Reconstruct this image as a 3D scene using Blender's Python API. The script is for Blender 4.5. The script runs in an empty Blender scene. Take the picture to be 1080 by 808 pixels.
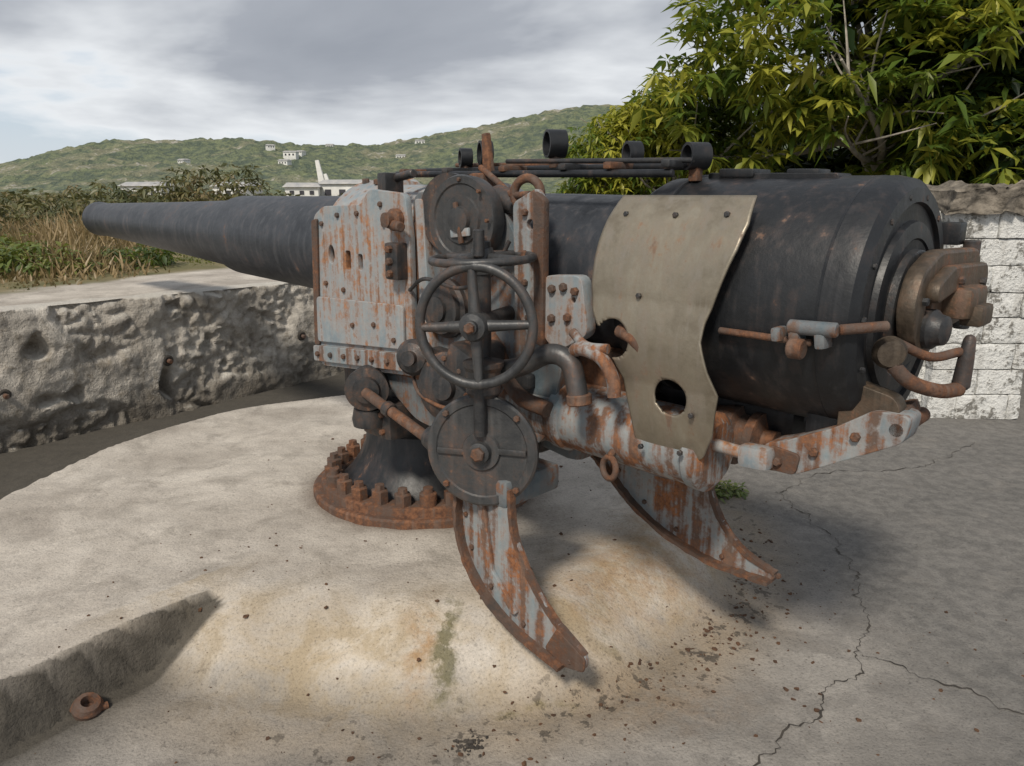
import bpy, bmesh, math, random
import numpy as np
from mathutils import Vector, Matrix, noise, Euler
random.seed(7); rng=np.random.default_rng(7)
S=bpy.context.scene
COL=S.collection
R=math.radians

# ---------------------------------------------------------------- node helpers
def newmat(name):
    m=bpy.data.materials.new(name); m.use_nodes=True
    nt=m.node_tree; nt.nodes.clear()
    o=nt.nodes.new('ShaderNodeOutputMaterial'); b=nt.nodes.new('ShaderNodeBsdfPrincipled')
    nt.links.new(b.outputs[0],o.inputs[0])
    return m,nt,b
def N(nt,t,**k):
    n=nt.nodes.new(t)
    for a,v in k.items(): setattr(n,a,v)
    return n
def noi(nt,vec,scale,detail=3,rough=.6,dist=0):
    n=N(nt,'ShaderNodeTexNoise'); n.inputs['Scale'].default_value=scale; n.inputs['Detail'].default_value=detail
    n.inputs['Roughness'].default_value=rough; n.inputs['Distortion'].default_value=dist
    if vec is not None: nt.links.new(vec,n.inputs['Vector'])
    return n.outputs['Fac']
def mapping(nt,vec,sc):
    n=N(nt,'ShaderNodeMapping'); n.inputs['Scale'].default_value=sc; nt.links.new(vec,n.inputs['Vector']); return n.outputs[0]
def ramp(nt,f,stops):
    n=N(nt,'ShaderNodeValToRGB'); e=n.color_ramp.elements
    while len(e)<len(stops): e.new(.5)
    for i,(p,c) in enumerate(stops):
        e[i].position=p
        if isinstance(c,(int,float)): c=(c,c,c)
        e[i].color=(*c,1)
    nt.links.new(f,n.inputs[0]); return n.outputs[0]
def mix(nt,f,a,b,bt='MIX'):
    n=N(nt,'ShaderNodeMix',data_type='RGBA',blend_type=bt)
    for i,v in ((0,f),(6,a),(7,b)):
        if isinstance(v,(int,float)): n.inputs[i].default_value=v if i==0 else (v,v,v,1)
        elif isinstance(v,tuple): n.inputs[i].default_value=(*v,1)
        else: nt.links.new(v,n.inputs[i])
    return n.outputs[2]
def mth(nt,op,a,b=0.0,clamp=False):
    n=N(nt,'ShaderNodeMath',operation=op); n.use_clamp=clamp
    for i,v in ((0,a),(1,b)):
        if isinstance(v,(int,float)): n.inputs[i].default_value=v
        else: nt.links.new(v,n.inputs[i])
    return n.outputs[0]
def bump(nt,b,h,st,d=.01):
    n=N(nt,'ShaderNodeBump'); n.inputs['Strength'].default_value=st; n.inputs['Distance'].default_value=d
    nt.links.new(h,n.inputs['Height']); nt.links.new(n.outputs[0],b.inputs['Normal'])

def metal(name,base,base2,rust=.5,rough=.5,metallic=0.0,streak=.5,bstr=.35,rustc=((.075,.034,.020),(.22,.10,.05)),halo=.45,wear=None):
    m,nt,b=newmat(name)
    co=N(nt,'ShaderNodeTexCoord').outputs['Object']
    n1=noi(nt,co,5.5,6,.72,.2); n2=noi(nt,co,42,4,.7); n3=noi(nt,mapping(nt,co,(24,24,1.5)),1.0,3,.6)
    w1,w2,w3=.55,.2,.1+.35*streak; tot=w1+w2+w3
    v=mth(nt,'ADD',mth(nt,'MULTIPLY',n1,w1/tot),mth(nt,'MULTIPLY',n2,w2/tot)); v=mth(nt,'ADD',v,mth(nt,'MULTIPLY',n3,w3/tot))
    thr=.615-.13*rust
    mask=ramp(nt,v,[(thr-.02,0),(thr+.045,1)])
    paint=mix(nt,ramp(nt,n1,[(.35,0),(.65,1)]),base,base2)
    paint=mix(nt,ramp(nt,n3,[(.5,0),(.72,.5)]),paint,wear or tuple(min(1,c*1.35+.02) for c in base2))
    if halo: paint=mix(nt,ramp(nt,v,[(thr-.10,0),(thr,halo)]),paint,tuple(.5*p+.5*q for p,q in zip(base,rustc[1])))
    rc=mix(nt,ramp(nt,n2,[(.35,0),(.65,1)]),rustc[0],rustc[1]); rc=mix(nt,ramp(nt,n1,[(.44,.75),(.56,0)]),rc,tuple(.45*c+.012 for c in rustc[0]))
    rc=mix(nt,ramp(nt,n3,[(.52,0),(.66,.45)]),rc,(.16,.13,.11))
    nt.links.new(mix(nt,mask,paint,rc),b.inputs['Base Color'])
    rr=N(nt,'ShaderNodeMapRange'); nt.links.new(mth(nt,'ADD',mth(nt,'MULTIPLY',mask,.6),mth(nt,'MULTIPLY',n2,.4)),rr.inputs[0])
    rr.inputs[3].default_value=rough-.08; rr.inputs[4].default_value=.92
    nt.links.new(rr.outputs[0],b.inputs['Roughness'])
    if metallic: nt.links.new(mth(nt,'MULTIPLY',mth(nt,'SUBTRACT',1.0,mask),metallic),b.inputs['Metallic'])
    bump(nt,b,noi(nt,co,30,3,.75),bstr,.006)
    return m
M_BAR =metal('barrel_paint',(.020,.023,.029),(.042,.047,.056),.05,.44,0,.6,.2,halo=.15,wear=(.09,.095,.105))
M_JKT =metal('breech_black_paint',(.007,.008,.010),(.017,.019,.022),.08,.42,0,1.0,.2,halo=.15,wear=(.045,.046,.05))
M_PALE=metal('pale_blue_grey_paint',(.20,.245,.275),(.38,.41,.41),.66,.58,0,1.0,.3,((.14,.055,.025),(.40,.18,.075)),halo=.6)
M_LEG=metal('leg_blue_grey_paint',(.18,.23,.255),(.37,.39,.385),.95,.6,0,1.3,.35,((.11,.044,.022),(.32,.135,.058)),halo=.5)
M_BLUE=metal('faded_blue_paint',(.085,.115,.135),(.19,.22,.23),.75,.55,0,.9,.35)
M_RUST=metal('rusted_steel',(.06,.048,.042),(.11,.08,.065),1.1,.8,0,.3,.7)
M_DARK=metal('dark_grey_steel',(.024,.025,.028),(.070,.070,.070),.30,.45,.3,.3,.4)
M_WHEEL=metal('worn_wheel_steel',(.042,.044,.047),(.095,.095,.095),.20,.42,.4,.2,.3)
M_BRASS=metal('tarnished_bronze',(.21,.18,.135),(.35,.315,.25),.25,.42,.55,1.2,.2,((.10,.06,.035),(.22,.12,.06)),wear=(.42,.40,.36))
M_BRNZ=metal('dark_bronze',(.06,.046,.034),(.14,.11,.08),.42,.5,.4,.3,.4)

# ---------------------------------------------------------------- mesh helpers (gun-local coords)
gun=bpy.data.objects.new('coastal_gun',None); COL.objects.link(gun)
gun.location=(-.557,3.86,0); gun.rotation_euler=(0,0,math.atan2(.6965,-.7185))
def finish(name,me,mat,parent=gun,smooth=True,ang=32):
    if mat is not None and len(me.materials)==0: me.materials.append(mat)
    if smooth:
        me.polygons.foreach_set('use_smooth',[True]*len(me.polygons)); me.set_sharp_from_angle(angle=R(ang))
    o=bpy.data.objects.new(name,me); COL.objects.link(o)
    if parent is not None: o.parent=parent
    return o
def frame(d):
    d=Vector(d).normalized()
    up=Vector((0,0,1)) if abs(d.z)<.9 else Vector((1,0,0))
    x=up.cross(d).normalized(); y=d.cross(x)
    return Matrix((x,y,d)).transposed()
def lathe(name,prof,org,d,mat,seg=48,parent=gun):
    bm=bmesh.new(); F=frame(d); org=Vector(org); rings=[]
    for t,r in prof:
        if r<=1e-5: rings.append([bm.verts.new(org+F@Vector((0,0,t)))])
        else: rings.append([bm.verts.new(org+F@Vector((r*math.cos(2*math.pi*i/seg),r*math.sin(2*math.pi*i/seg),t))) for i in range(seg)])
    for a,b in zip(rings,rings[1:]):
        for i in range(seg):
            j=(i+1)%seg
            if len(a)==1 and len(b)==1: continue
            if len(a)==1: bm.faces.new((a[0],b[i],b[j]))
            elif len(b)==1: bm.faces.new((a[i],a[j],b[0]))
            else: bm.faces.new((a[i],a[j],b[j],b[i]))
    bmesh.ops.recalc_face_normals(bm,faces=bm.faces)
    me=bpy.data.meshes.new(name); bm.to_mesh(me); bm.free()
    return finish(name,me,mat,parent)
def cyl(name,p1,p2,r,mat,r2=None,seg=24,bev=.004,parent=gun):
    p1=Vector(p1);p2=Vector(p2);L=(p2-p1).length; r2=r if r2 is None else r2; bev=min(bev,r*.4,L*.3)
    return lathe(name,[(0,0),(0,r-bev),(bev,r),(L-bev,r2),(L,r2-bev),(L,0)],p1,p2-p1,mat,seg,parent)
def box(name,c,sz,mat,rot=(0,0,0),bev=.006,parent=gun,taper=None):
    bm=bmesh.new(); bmesh.ops.create_cube(bm,size=1)
    for v in bm.verts:
        if taper and v.co.z>0: v.co.x*=taper[0]; v.co.y*=taper[1]
        v.co=Vector((v.co.x*sz[0],v.co.y*sz[1],v.co.z*sz[2]))
    if bev: bmesh.ops.bevel(bm,geom=bm.edges[:],offset=min(bev,min(sz)*.4),segments=2,affect='EDGES',profile=.6)
    bm.transform(Matrix.Translation(c)@Euler([R(a) for a in rot]).to_matrix().to_4x4())
    me=bpy.data.meshes.new(name); bm.to_mesh(me); bm.free()
    return finish(name,me,mat,parent)
def catmull(pts,n=8):
    P=[Vector(p) for p in pts]; P=[P[0]*2-P[1]]+P+[P[-1]*2-P[-2]]; out=[]
    for i in range(1,len(P)-2):
        for k in range(n):
            t=k/n
            out.append(.5*((2*P[i])+(P[i+1]-P[i-1])*t+(2*P[i-1]-5*P[i]+4*P[i+1]-P[i+2])*t*t+(3*P[i]-P[i-1]-3*P[i+1]+P[i+2])*t**3))
    out.append(P[-2]); return out
def tube(name,pts,r,mat,seg=14,smooth=True,parent=gun,closed=False,rad=None,bm=None,n_=8):
    P=catmull(pts,n_) if smooth else [Vector(p) for p in pts]
    own=bm is None
    if own: bm=bmesh.new()
    rings=[]; n=len(P)
    T=[(P[(i+1)%n if closed else min(i+1,n-1)]-P[(i-1)%n if closed else max(i-1,0)]).normalized() for i in range(n)]
    F=frame(T[0]); x=F.col[0]
    for i,p in enumerate(P):
        x=(x-T[i]*x.dot(T[i])).normalized(); y=T[i].cross(x)
        rr=r if rad is None else rad[0]+(rad[1]-rad[0])*i/(n-1)
        rings.append([bm.verts.new(p+x*rr*math.cos(a)+y*rr*math.sin(a)) for a in [2*math.pi*k/seg for k in range(seg)]])
    for a,b in zip(rings,rings[1:]+([rings[0]] if closed else [])):
        for i in range(seg): bm.faces.new((a[i],a[(i+1)%seg],b[(i+1)%seg],b[i]))
    if not closed: bm.faces.new(rings[0][::-1]); bm.faces.new(rings[-1])
    if not own: return
    bmesh.ops.recalc_face_normals(bm,faces=bm.faces)
    me=bpy.data.meshes.new(name); bm.to_mesh(me); bm.free()
    return finish(name,me,mat,parent,ang=50)
def ring(name,c,nrm,Rr,r,mat,seg=64,sx=1,parent=gun):
    F=frame(nrm); c=Vector(c)
    return tube(name,[c+F@Vector((Rr*math.cos(a),Rr*math.sin(a),0)) for a in [2*math.pi*i/seg for i in range(seg)]],r,mat,12,False,parent,True)
RX=Matrix.Rotation(R(90),4,'X')
def circ(cx,cy,r,n=24,ry=None): ry=r if ry is None else ry; return [(cx+r*math.cos(2*math.pi*i/n),cy+ry*math.sin(2*math.pi*i/n)) for i in range(n)]
def plate(name,out,L,th,mat,holes=(),M=None,bev=.003,parent=gun):
    cu=bpy.data.curves.new('tmp','CURVE'); cu.dimensions='2D'; cu.fill_mode='BOTH'; cu.extrude=max(th/2-bev,.0005); cu.bevel_depth=bev; cu.bevel_resolution=1
    for ol in [out]+list(holes):
        sp=cu.splines.new('POLY'); sp.points.add(len(ol)-1); sp.use_cyclic_u=True
        for i,(a,b) in enumerate(ol): sp.points[i].co=(a,b,0,1)
    ob=bpy.data.objects.new('tmp',cu); COL.objects.link(ob)
    dg=bpy.context.evaluated_depsgraph_get(); me=bpy.data.meshes.new_from_object(ob.evaluated_get(dg)); 
    bpy.data.objects.remove(ob)
    me.name=name; me.transform(M if M is not None else Matrix.Translation((0,L,0))@RX)
    me.materials.clear()
    return finish(name,me,mat,parent,ang=30)
def rnd(pts,r=.03,n=4):
    out=[]
    m=len(pts)
    for i in range(m):
        a=Vector(pts[i-1]);b=Vector(pts[i]);c=Vector(pts[(i+1)%m])
        da=(a-b);dc=(c-b); ra=min(r,da.length*.45); rc=min(r,dc.length*.45)
        p=b+da.normalized()*ra; q=b+dc.normalized()*rc
        for k in range(n+1):
            t=k/n; v=(1-t)**2*p+2*t*(1-t)*b+t*t*q; out.append((v.x,v.y))
    return out
def bolts(name,pos,nrm,r,h,mat,parent=gun):
    bm=bmesh.new(); F=frame(nrm)
    for p in pos:
        p=Vector(p); rings=[]; off=random.random()
        for t,rr in ((-.004,r),(h*.75,r),(h,r*.75)):
            rings.append([bm.verts.new(p+F@Vector((rr*math.cos(off+i*math.pi/3),rr*math.sin(off+i*math.pi/3),t))) for i in range(6)])
        for a,b in zip(rings,rings[1:]):
            for i in range(6): bm.faces.new((a[i],a[(i+1)%6],b[(i+1)%6],b[i]))
        bm.faces.new(rings[-1])
    bmesh.ops.recalc_face_normals(bm,faces=bm.faces)
    me=bpy.data.meshes.new(name); bm.to_mesh(me); bm.free(); return finish(name,me,mat,parent,ang=20)

# ================================================================= GUN
ax=Vector((1,0,.0178)).normalized()
def lathe_axis(name,prof,mat,seg=72):
    return lathe(name,[(s,r) for s,r in prof],(0,0,1.222),ax,mat,seg)
lathe_axis('barrel',[(-1.62,.0),(-1.62,.30),(-1.0,.30),(-.5,.285),(.2,.27),(.75,.255),(1.55,.242),(1.58,.238),(1.585,.218),(1.63,.214),(2.4,.185),(3.3,.156),(3.95,.136),(4.05,.135),(4.08,.141),(4.15,.143),(4.17,.139),(4.17,.078),(3.9,.076),(3.9,0)],M_BAR)
lathe_axis('muzzle_ring',[(4.171,.140),(4.178,.134),(4.178,.082),(4.171,.078)],M_PALE)
lathe_axis('breech_jacket',[(-1.56,.30),(-1.57,.345),(-1.60,.36),(-1.66,.362),(-1.665,.366),(-2.30,.372),(-2.34,.364),(-2.36,.34),(-2.363,.30),(-2.35,.295),(-2.35,.25),(-2.366,.245),(-2.37,.20),(-2.365,.195),(-2.365,0)],M_JKT,96)
for i,s in enumerate((-1.68,-2.25)): lathe_axis('jacket_band_%d'%(i+1),[(s,.365),(s-.003,.3715),(s-.012,.3725),(s-.015,.367)],M_JKT,96)
bolts('breech_face_screws',[(-2.362,.318*math.cos(a),1.18+.318*math.sin(a)) for a in [2*math.pi*i/14 for i in range(14)]],(-1,0,0),.009,.008,M_DARK)
plate('jacket_top_plate',rnd([(-1.74,1.535),(-1.74,1.565),(-2.16,1.558),(-2.16,1.53)],.008),.02,.10,M_JKT)
box('jacket_top_block',(-1.84,.02,1.566),(.12,.12,.026),M_JKT,rot=(0,-1,0))
box('jacket_top_block_rear',(-2.05,.02,1.562),(.10,.09,.026),M_JKT,rot=(0,-1,0))
box('hinge_lug',(-2.35,-.37,1.38),(.09,.07,.07),M_JKT)
# cradle sleeve around the barrel
lathe_axis('cradle_sleeve',[(.20,.28),(.20,.33),(.17,.345),(-.05,.345),(-.06,.325),(-.55,.325),(-.56,.34),(-.70,.34),(-.71,.30)],M_PALE)
bolts('sleeve_bolts',[(.08,0,1.567),(.0,.12,1.55),(.12,.1,1.555)],(0,0,1),.018,.02,M_RUST)
# left & right carriage side plates
outl=rnd([(.10,1.40),(.02,1.445),(-.28,1.455),(-.34,1.52),(-.58,1.50),(-.60,1.33),(-.60,.76),(.10,.70),(.14,.76)],.03)
holes=[circ(-.03,1.235,.028,ry=.045),rnd([(-.14,1.26),(-.185,1.26),(-.185,1.17),(-.14,1.17)],.015),rnd([(-.235,1.25),(-.275,1.25),(-.275,1.175),(-.235,1.175)],.015)]
plate('side_plate',outl,.40,.03,M_PALE,holes)
plate('side_plate_right',outl,-.40,.03,M_PALE,[])
plate('side_plate_right_top',rnd([(.66,1.45),(.60,1.56),(.48,1.60),(.36,1.57),(.28,1.45)],.03),-.41,.04,M_PALE,[])
box('side_plate_backing',(-.24,.36,1.06),(.72,.035,.66),M_RUST)
plate('side_plate_strip',rnd([(.14,.79),(.14,.72),(-.60,.78),(-.60,.85)],.01),.425,.018,M_LEG)
plate('side_plate_edge_front',rnd([(.10,1.38),(.06,1.39),(.10,.80),(.135,.80)],.01),.422,.012,M_RUST)
bolts('strip_bolts',[(.10-.11*i,.434,.757+.009*i) for i in range(7)],(0,1,0),.013,.014,M_RUST)
bolts('plate_bolts',[(.03,.415,1.37),(.02,.415,1.1),(.07,.415,.9),(-.1,.415,1.41),(-.25,.415,1.42),(-.42,.415,1.46),(-.36,.43,.95),(-.2,.43,.93),(-.12,.415,1.08),(-.44,.415,1.38),(-.5,.43,.9)],(0,1,0),.012,.013,M_RUST)
plate('side_plate_lower_panel',rnd([(.09,1.03),(-.56,1.05),(-.56,.87),(.10,.82)],.02),.424,.014,M_PALE)
box('bearing_bracket',(-.545,.44,1.235),(.085,.06,.15),M_DARK,bev=.012)
bolts('bracket_bolts',[(-.545,.47,1.285),(-.545,.47,1.235),(-.545,.47,1.185)],(0,1,0),.016,.02,M_RUST)
lathe('plate_knob',[(0,0),(0,.045),(.03,.045),(.045,.03),(.07,.03),(.075,0)],(-.53,.41,1.40),(0,1,0),M_RUST,20)
cyl('plate_pin',(-.50,.44,1.385),(-.62,.47,1.375),.02,M_RUST)
# upper carriage casting behind wheels
plate('carriage_cheek',rnd([(-.58,1.50),(-.82,1.53),(-1.08,1.46),(-1.18,1.30),(-1.30,1.10),(-1.38,.92),(-1.30,.62),(-1.0,.50),(-.55,.55),(-.30,.70),(-.56,.80)],.05),.34,.06,M_BLUE,[circ(-.9,1.02,.05)])
plate('carriage_cheek_right',rnd([(-.58,1.46),(-.82,1.48),(-1.08,1.42),(-1.30,1.10),(-1.38,.92),(-1.30,.62),(-1.0,.50),(-.1,.5),(.0,.70),(-.56,.80)],.05),-.34,.06,M_BLUE,[])
plate('cheek_rib',rnd([(-.64,1.48),(-.68,1.48),(-.72,.85),(-.66,.85)],.01),.385,.05,M_PALE)
plate('cheek_rib_lower',rnd([(-.62,.90),(-1.25,.86),(-1.25,.81),(-.62,.85)],.01),.385,.05,M_DARK)
plate('rusty_sight_plate',rnd([(-1.19,1.47),(-1.30,1.52),(-1.335,1.47),(-1.335,1.03),(-1.27,1.0),(-1.20,1.12)],.02),.41,.022,M_LEG,[circ(-1.27,1.40,.02)])
plate('rusty_sight_plate_edge',rnd([(-1.30,1.51),(-1.345,1.48),(-1.345,.99),(-1.31,1.0)],.01),.425,.03,M_RUST,[])
bolts('sight_plate_bolts',[(-1.25,.424,1.44),(-1.25,.424,1.30),(-1.25,.424,1.2),(-1.27,.424,1.08)],(0,1,0),.013,.014,M_RUST)
plate('trunnion_bracket',rnd([(-1.34,1.23),(-1.50,1.24),(-1.53,1.05),(-1.40,.98),(-1.34,1.02)],.03),.40,.05,M_PALE,[circ(-1.47,1.16,.012)])
bolts('trunnion_bolts',[(-1.38,.426,1.19),(-1.43,.426,1.20),(-1.48,.426,1.19),(-1.38,.426,1.09),(-1.45,.426,1.10)],(0,1,0),.015,.016,M_RUST)
lathe('trunnion_cap',[(0,.12),(.02,.12),(.03,.105),(.05,.10),(.055,.05),(.07,.05),(.075,0)],(-.78,.37,1.06),(0,1,0),M_DARK,40)
# range dial
dn=Vector((-.12,1,0)).normalized()
lathe('range_dial',[(-.05,0),(-.05,.155),(.0,.16),(.012,.155),(.012,.13),(.006,.125),(.006,.09),(.014,.085),(.014,.05),(.03,.045),(.035,0)],(-.97,.46,1.41),dn,M_WHEEL,64)
lathe('dial_rim_plate',[(-.07,0),(-.07,.15),(-.051,.15),(-.051,0)],(-.82,.44,1.43),dn,M_DARK,48)
box('dial_pointer',(-.975,.485,1.40),(.02,.012,.15),M_RUST,rot=(0,12,0))
box('dial_window',(-.98,.480,1.365),(.10,.012,.03),M_PALE,rot=(0,6,0))
bolts('dial_bolts',[Vector((-.97,.472,1.41))+Vector((math.cos(a)*.142,0,math.sin(a)*.142)) for a in [i*math.pi/4 for i in range(8)]],(0,1,0),.008,.008,M_RUST)
# wheels -----------------------------------------------------------
wn=Vector((-.48,.88,.04)).normalized()
def wheel(name,c,nrm,Rr,r,sp,mat,hub=.035):
    F=frame(nrm); c=Vector(c)
    ring(name+'_rim',c,nrm,Rr,r,mat)
    lathe(name+'_hub',[(-.05,0),(-.05,hub),(.02,hub*1.15),(.035,hub),(.04,hub*.55),(.055,hub*.5),(.06,0)],c,nrm,mat,28)
    bolts(name+'_nut',[c+Vector(nrm)*.055],nrm,.018,.02,M_RUST)
    for i in range(sp):
        a=2*math.pi*i/sp+R(4)
        d=F@Vector((math.cos(a),math.sin(a),0))
        tube(name+'_spoke_%d'%(i+1),[c+d*hub*.8,c+d*(Rr*.5),c+d*(Rr-.002)],.0,mat,10,False,rad=(.021,.014))
wheel('elevating_wheel',(-1.31,.72,1.09),wn,.190,.0165,4,M_WHEEL,.042)
wheel('training_wheel',(-1.20,.58,1.29),(0.02,.03,1),.170,.014,4,M_WHEEL,.035)
cyl('training_wheel_post',(-1.20,.58,.75),(-1.20,.58,1.35),.028,M_DARK)
cyl('wheel_handle',(-1.235,.63,1.30),(-1.235,.63,1.39),.019,M_DARK)
cyl('elevating_wheel_shaft',(-1.29,.70,1.09),Vector((-1.31,.72,1.09))-wn*.42,.028,M_DARK)
dc=Vector((-1.27,.66,.645))
lathe('gear_case_disc',[(-.05,.0),(-.05,.185),(-.02,.198),(.0,.198),(.006,.19),(.006,.165),(.001,.16),(.001,.07),(.012,.065),(.012,.04),(.035,.036),(.04,.02),(.04,0)],dc,wn,M_WHEEL,72)
F=frame(wn)
bolts('gear_case_bolts',[dc+wn*.006+F@Vector((.178*math.cos(a),.178*math.sin(a),0)) for a in [math.pi/4+i*math.pi/2 for i in range(4)]],wn,.012,.012,M_RUST)
bolts('gear_case_nut',[dc+wn*.038],wn,.025,.02,M_RUST)
for sg in (1,-1):
    d=F@Vector((1,.06,0))
    box('gear_case_rib_%d'%(1 if sg>0 else 2),dc+wn*.007+d*.11*sg,(.10,.012,.022),M_WHEEL,rot=(0,0,math.degrees(math.atan2(d.y,d.x))))
tube('gear_case_upright',[dc+wn*.012+Vector((0,0,.06)),dc+wn*.014+Vector((0,0,.24)),dc+wn*.014+Vector((0,0,.30))],.022,M_DARK,14,False)
lathe('bevel_box',[(-.06,0),(-.06,.05),(-.045,.06),(.03,.06),(.045,.07),(.06,.07),(.065,0)],dc-wn*.03+Vector((0,0,.25)),(0,0,1),M_DARK,28)
tube('bevel_box_arm',[(-1.20,.56,.90),(-1.33,.54,.93),(-1.45,.52,.99),(-1.52,.50,.97),(-1.55,.50,.90),(-1.56,.50,.86)],.034,M_WHEEL,18)
cyl('arm_cap',(-1.562,.50,.87),(-1.567,.50,.835),.042,M_RUST)
cyl('cross_shaft',(-1.18,.56,.91),(-1.05,.38,.92),.05,M_DARK)
lathe('elevating_gear_housing',[(-.06,0),(-.06,.14),(.0,.15),(.04,.14),(.06,.11),(.065,.05),(.09,.045),(.095,0)],(-.86,.42,.76),(-.3,1,.1),M_DARK,48)
bolts('housing_bolts',[(-.88+.125*math.cos(a),.48,.76+.125*math.sin(a)) for a in [i*math.pi/4 for i in range(8)]],(-.3,1,.1),.012,.014,M_RUST)
box('housing_neck',(-.98,.43,.86),(.2,.12,.14),M_DARK,rot=(0,-20,0),bev=.03)
lathe('idler_boss',[(-.05,0),(-.05,.07),(.03,.075),(.05,.06),(.06,.03),(.085,.03),(.085,0)],(-.68,.46,.86),(-.5,1,.1),M_DARK,28)
lathe('worm_box',[(-.10,0),(-.10,.065),(-.07,.085),(.02,.085),(.03,.095),(.05,.095),(.055,.06),(.075,.055),(.08,0)],(-.36,.48,.68),(-.75,.65,0),M_DARK,32)
lathe('worm_box_flange',[(-.06,0),(-.06,.075),(-.03,.08),(.02,.07),(.03,0)],(-.34,.46,.56),(0,0,1),M_DARK,28)
box('worm_box_bracket',(-.36,.38,.52),(.22,.14,.16),M_DARK,bev=.03)
bolts('worm_bracket_bolts',[(-.30,.452,.56),(-.42,.452,.56),(-.30,.452,.48),(-.42,.452,.48)],(0,1,0),.014,.016,M_RUST)
cyl('training_shaft',(-.41,.53,.675),(-.86,.54,.56),.023,M_RUST)
cyl('training_shaft_collar',(-.56,.533,.637),(-.60,.534,.627),.032,M_DARK)
lathe('shaft_end_box',[(-.06,0),(-.06,.05),(.06,.06),(.07,.04),(.08,0)],(-.90,.53,.56),(-1,.1,-.2),M_DARK,24)
tube('grease_pipe',[(-.62,.44,.80),(-.75,.50,.72),(-.95,.50,.70),(-1.08,.48,.80)],.008,M_RUST,8)
tube('grease_pipe_upper',[(-.60,.42,1.12),(-.75,.46,1.18),(-.95,.46,1.16),(-1.10,.44,1.22),(-1.17,.42,1.34)],.008,M_DARK,8)
# turntable, pedestal
px,py=-.07,-.07
lathe('turntable',[(.38,0),(.38,.30),(.40,.33),(.47,.34),(.49,.31),(.56,.30),(.60,.24),(.60,0)],(px,py,0),(0,0,1),M_DARK,64)
lathe('pedestal',[(.05,.46),(.075,.43),(.11,.395),(.18,.345),(.26,.31),(.34,.295),(.37,.31),(.395,.32),(.395,0)],(px,py,0),(0,0,1),M_JKT,72)
lathe('base_flange',[(-.02,.585),(.03,.585),(.04,.575),(.04,.545),(.075,.54),(.08,.53),(.082,.44),(.06,.43)],(px,py,0),(0,0,1),M_RUST,96)
nb=26
for i in range(nb):
    a=2*math.pi*i/nb+.05; x=px+.487*math.cos(a); y=py+.487*math.sin(a); h=.05+random.random()*.012
    lathe('holding_down_bolt_%d'%(i+1),[(.08,.042),(.08+h,.042),(.085+h,.036),(.087+h,.026),(.11+h,.024),(.113+h,0)],(x,y,0),(random.uniform(-.02,.02),random.uniform(-.02,.02),1),M_RUST,6 if i%5 else 14)
box('saddle',(-.55,0,.62),(1.3,.62,.22),M_DARK,bev=.05)
box('saddle_rear',(-1.15,0,.70),(.5,.56,.30),M_BLUE,rot=(0,-8,0),bev=.05)
box('cradle_underside',(-.7,0,.87),(1.7,.5,.2),M_RUST,bev=.04)
for k,(l,m) in enumerate(((.27,M_LEG),(-.22,M_DARK))):
    lathe('recoil_cylinder_%d'%(k+1),[(0,0),(0,.10),(.02,.12),(.28,.125),(.29,.135),(.33,.135),(.34,.125),(.84,.122),(.85,.13),(.89,.13),(.91,.10),(.91,0)],(-1.04,l,.72),(-1,0,-.02),m,48)
lathe('recoil_gland',[(-.06,0),(-.06,.085),(0,.10),(.03,.10),(.04,.075),(.07,.07),(.08,.09),(.11,.09),(.12,.04),(.16,.04),(.16,0)],(-1.90,.10,.72),(-1,0,0),M_RUST,36)
lathe('run_out_cylinder',[(0,.10),(.3,.11),(.5,.105),(.52,.07),(.6,.06),(.62,0)],(-1.6,-.02,.80),(-1,0,-.01),M_JKT,40)
tube('recoil_link',[(-1.02,.36,.98),(-1.2,.42,.80),(-1.36,.42,.76)],.03,M_RUST)
tube('brake_lever',[(-1.50,.47,.98),(-1.56,.50,1.02),(-1.64,.49,1.0),(-1.68,.48,.94),(-1.69,.48,.88)],.022,M_LEG,12)
tube('brake_lever_upper',[(-1.50,.46,1.06),(-1.58,.49,1.03),(-1.66,.48,1.03)],.016,M_LEG,12)
tube('cutout_hook',[(-1.66,.42,1.08),(-1.72,.44,1.07),(-1.75,.43,1.03),(-1.72,.42,.99)],.022,M_RUST,12)
# bronze guard sheet
rows=[(1.495,-1.57,-2.03),(1.42,-1.555,-2.045),(1.35,-1.55,-2.035),(1.22,-1.55,-1.995),(1.14,-1.565,-1.97),(1.085,-1.60,-1.965),(1.0,-1.655,-1.99),(.93,-1.69,-2.02),(.8,-1.71,-2.0),(.72,-1.715,-1.96),(.675,-1.75,-1.90)]
rz=[r[0] for r in rows][::-1]
def rowv(z,i): return float(np.interp(z,rz,[r[i] for r in rows][::-1]))
H=[(-1.86,.90,.058),(-1.655,1.06,.062)]
nu,nv=56,96; verts=[]
def shL(z,s):
    if z>1.185: return math.sqrt(max(.43**2-(z-1.185)**2,0))
    if z>.93: return .43+.018*math.sin((1.185-z)/.255*math.pi)
    return .43-.9*(.93-z)**2*1.2
for j in range(nv+1):
    z=1.495-(1.495-.675)*j/nv
    for i in range(nu+1):
        u=i/nu; s=rowv(z,1)*(1-u)+rowv(z,2)*u; verts.append([s,z])
faces=[]
for j in range(nv):
    for i in range(nu):
        f=[j*(nu+1)+i,j*(nu+1)+i+1,(j+1)*(nu+1)+i+1,(j+1)*(nu+1)+i]
        cs=sum(verts[k][0] for k in f)/4; cz=sum(verts[k][1] for k in f)/4
        if any((cs-h[0])**2+(cz-h[1])**2<h[2]**2 for h in H): continue
        faces.append(f)
used=set(k for f in faces for k in f)
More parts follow.
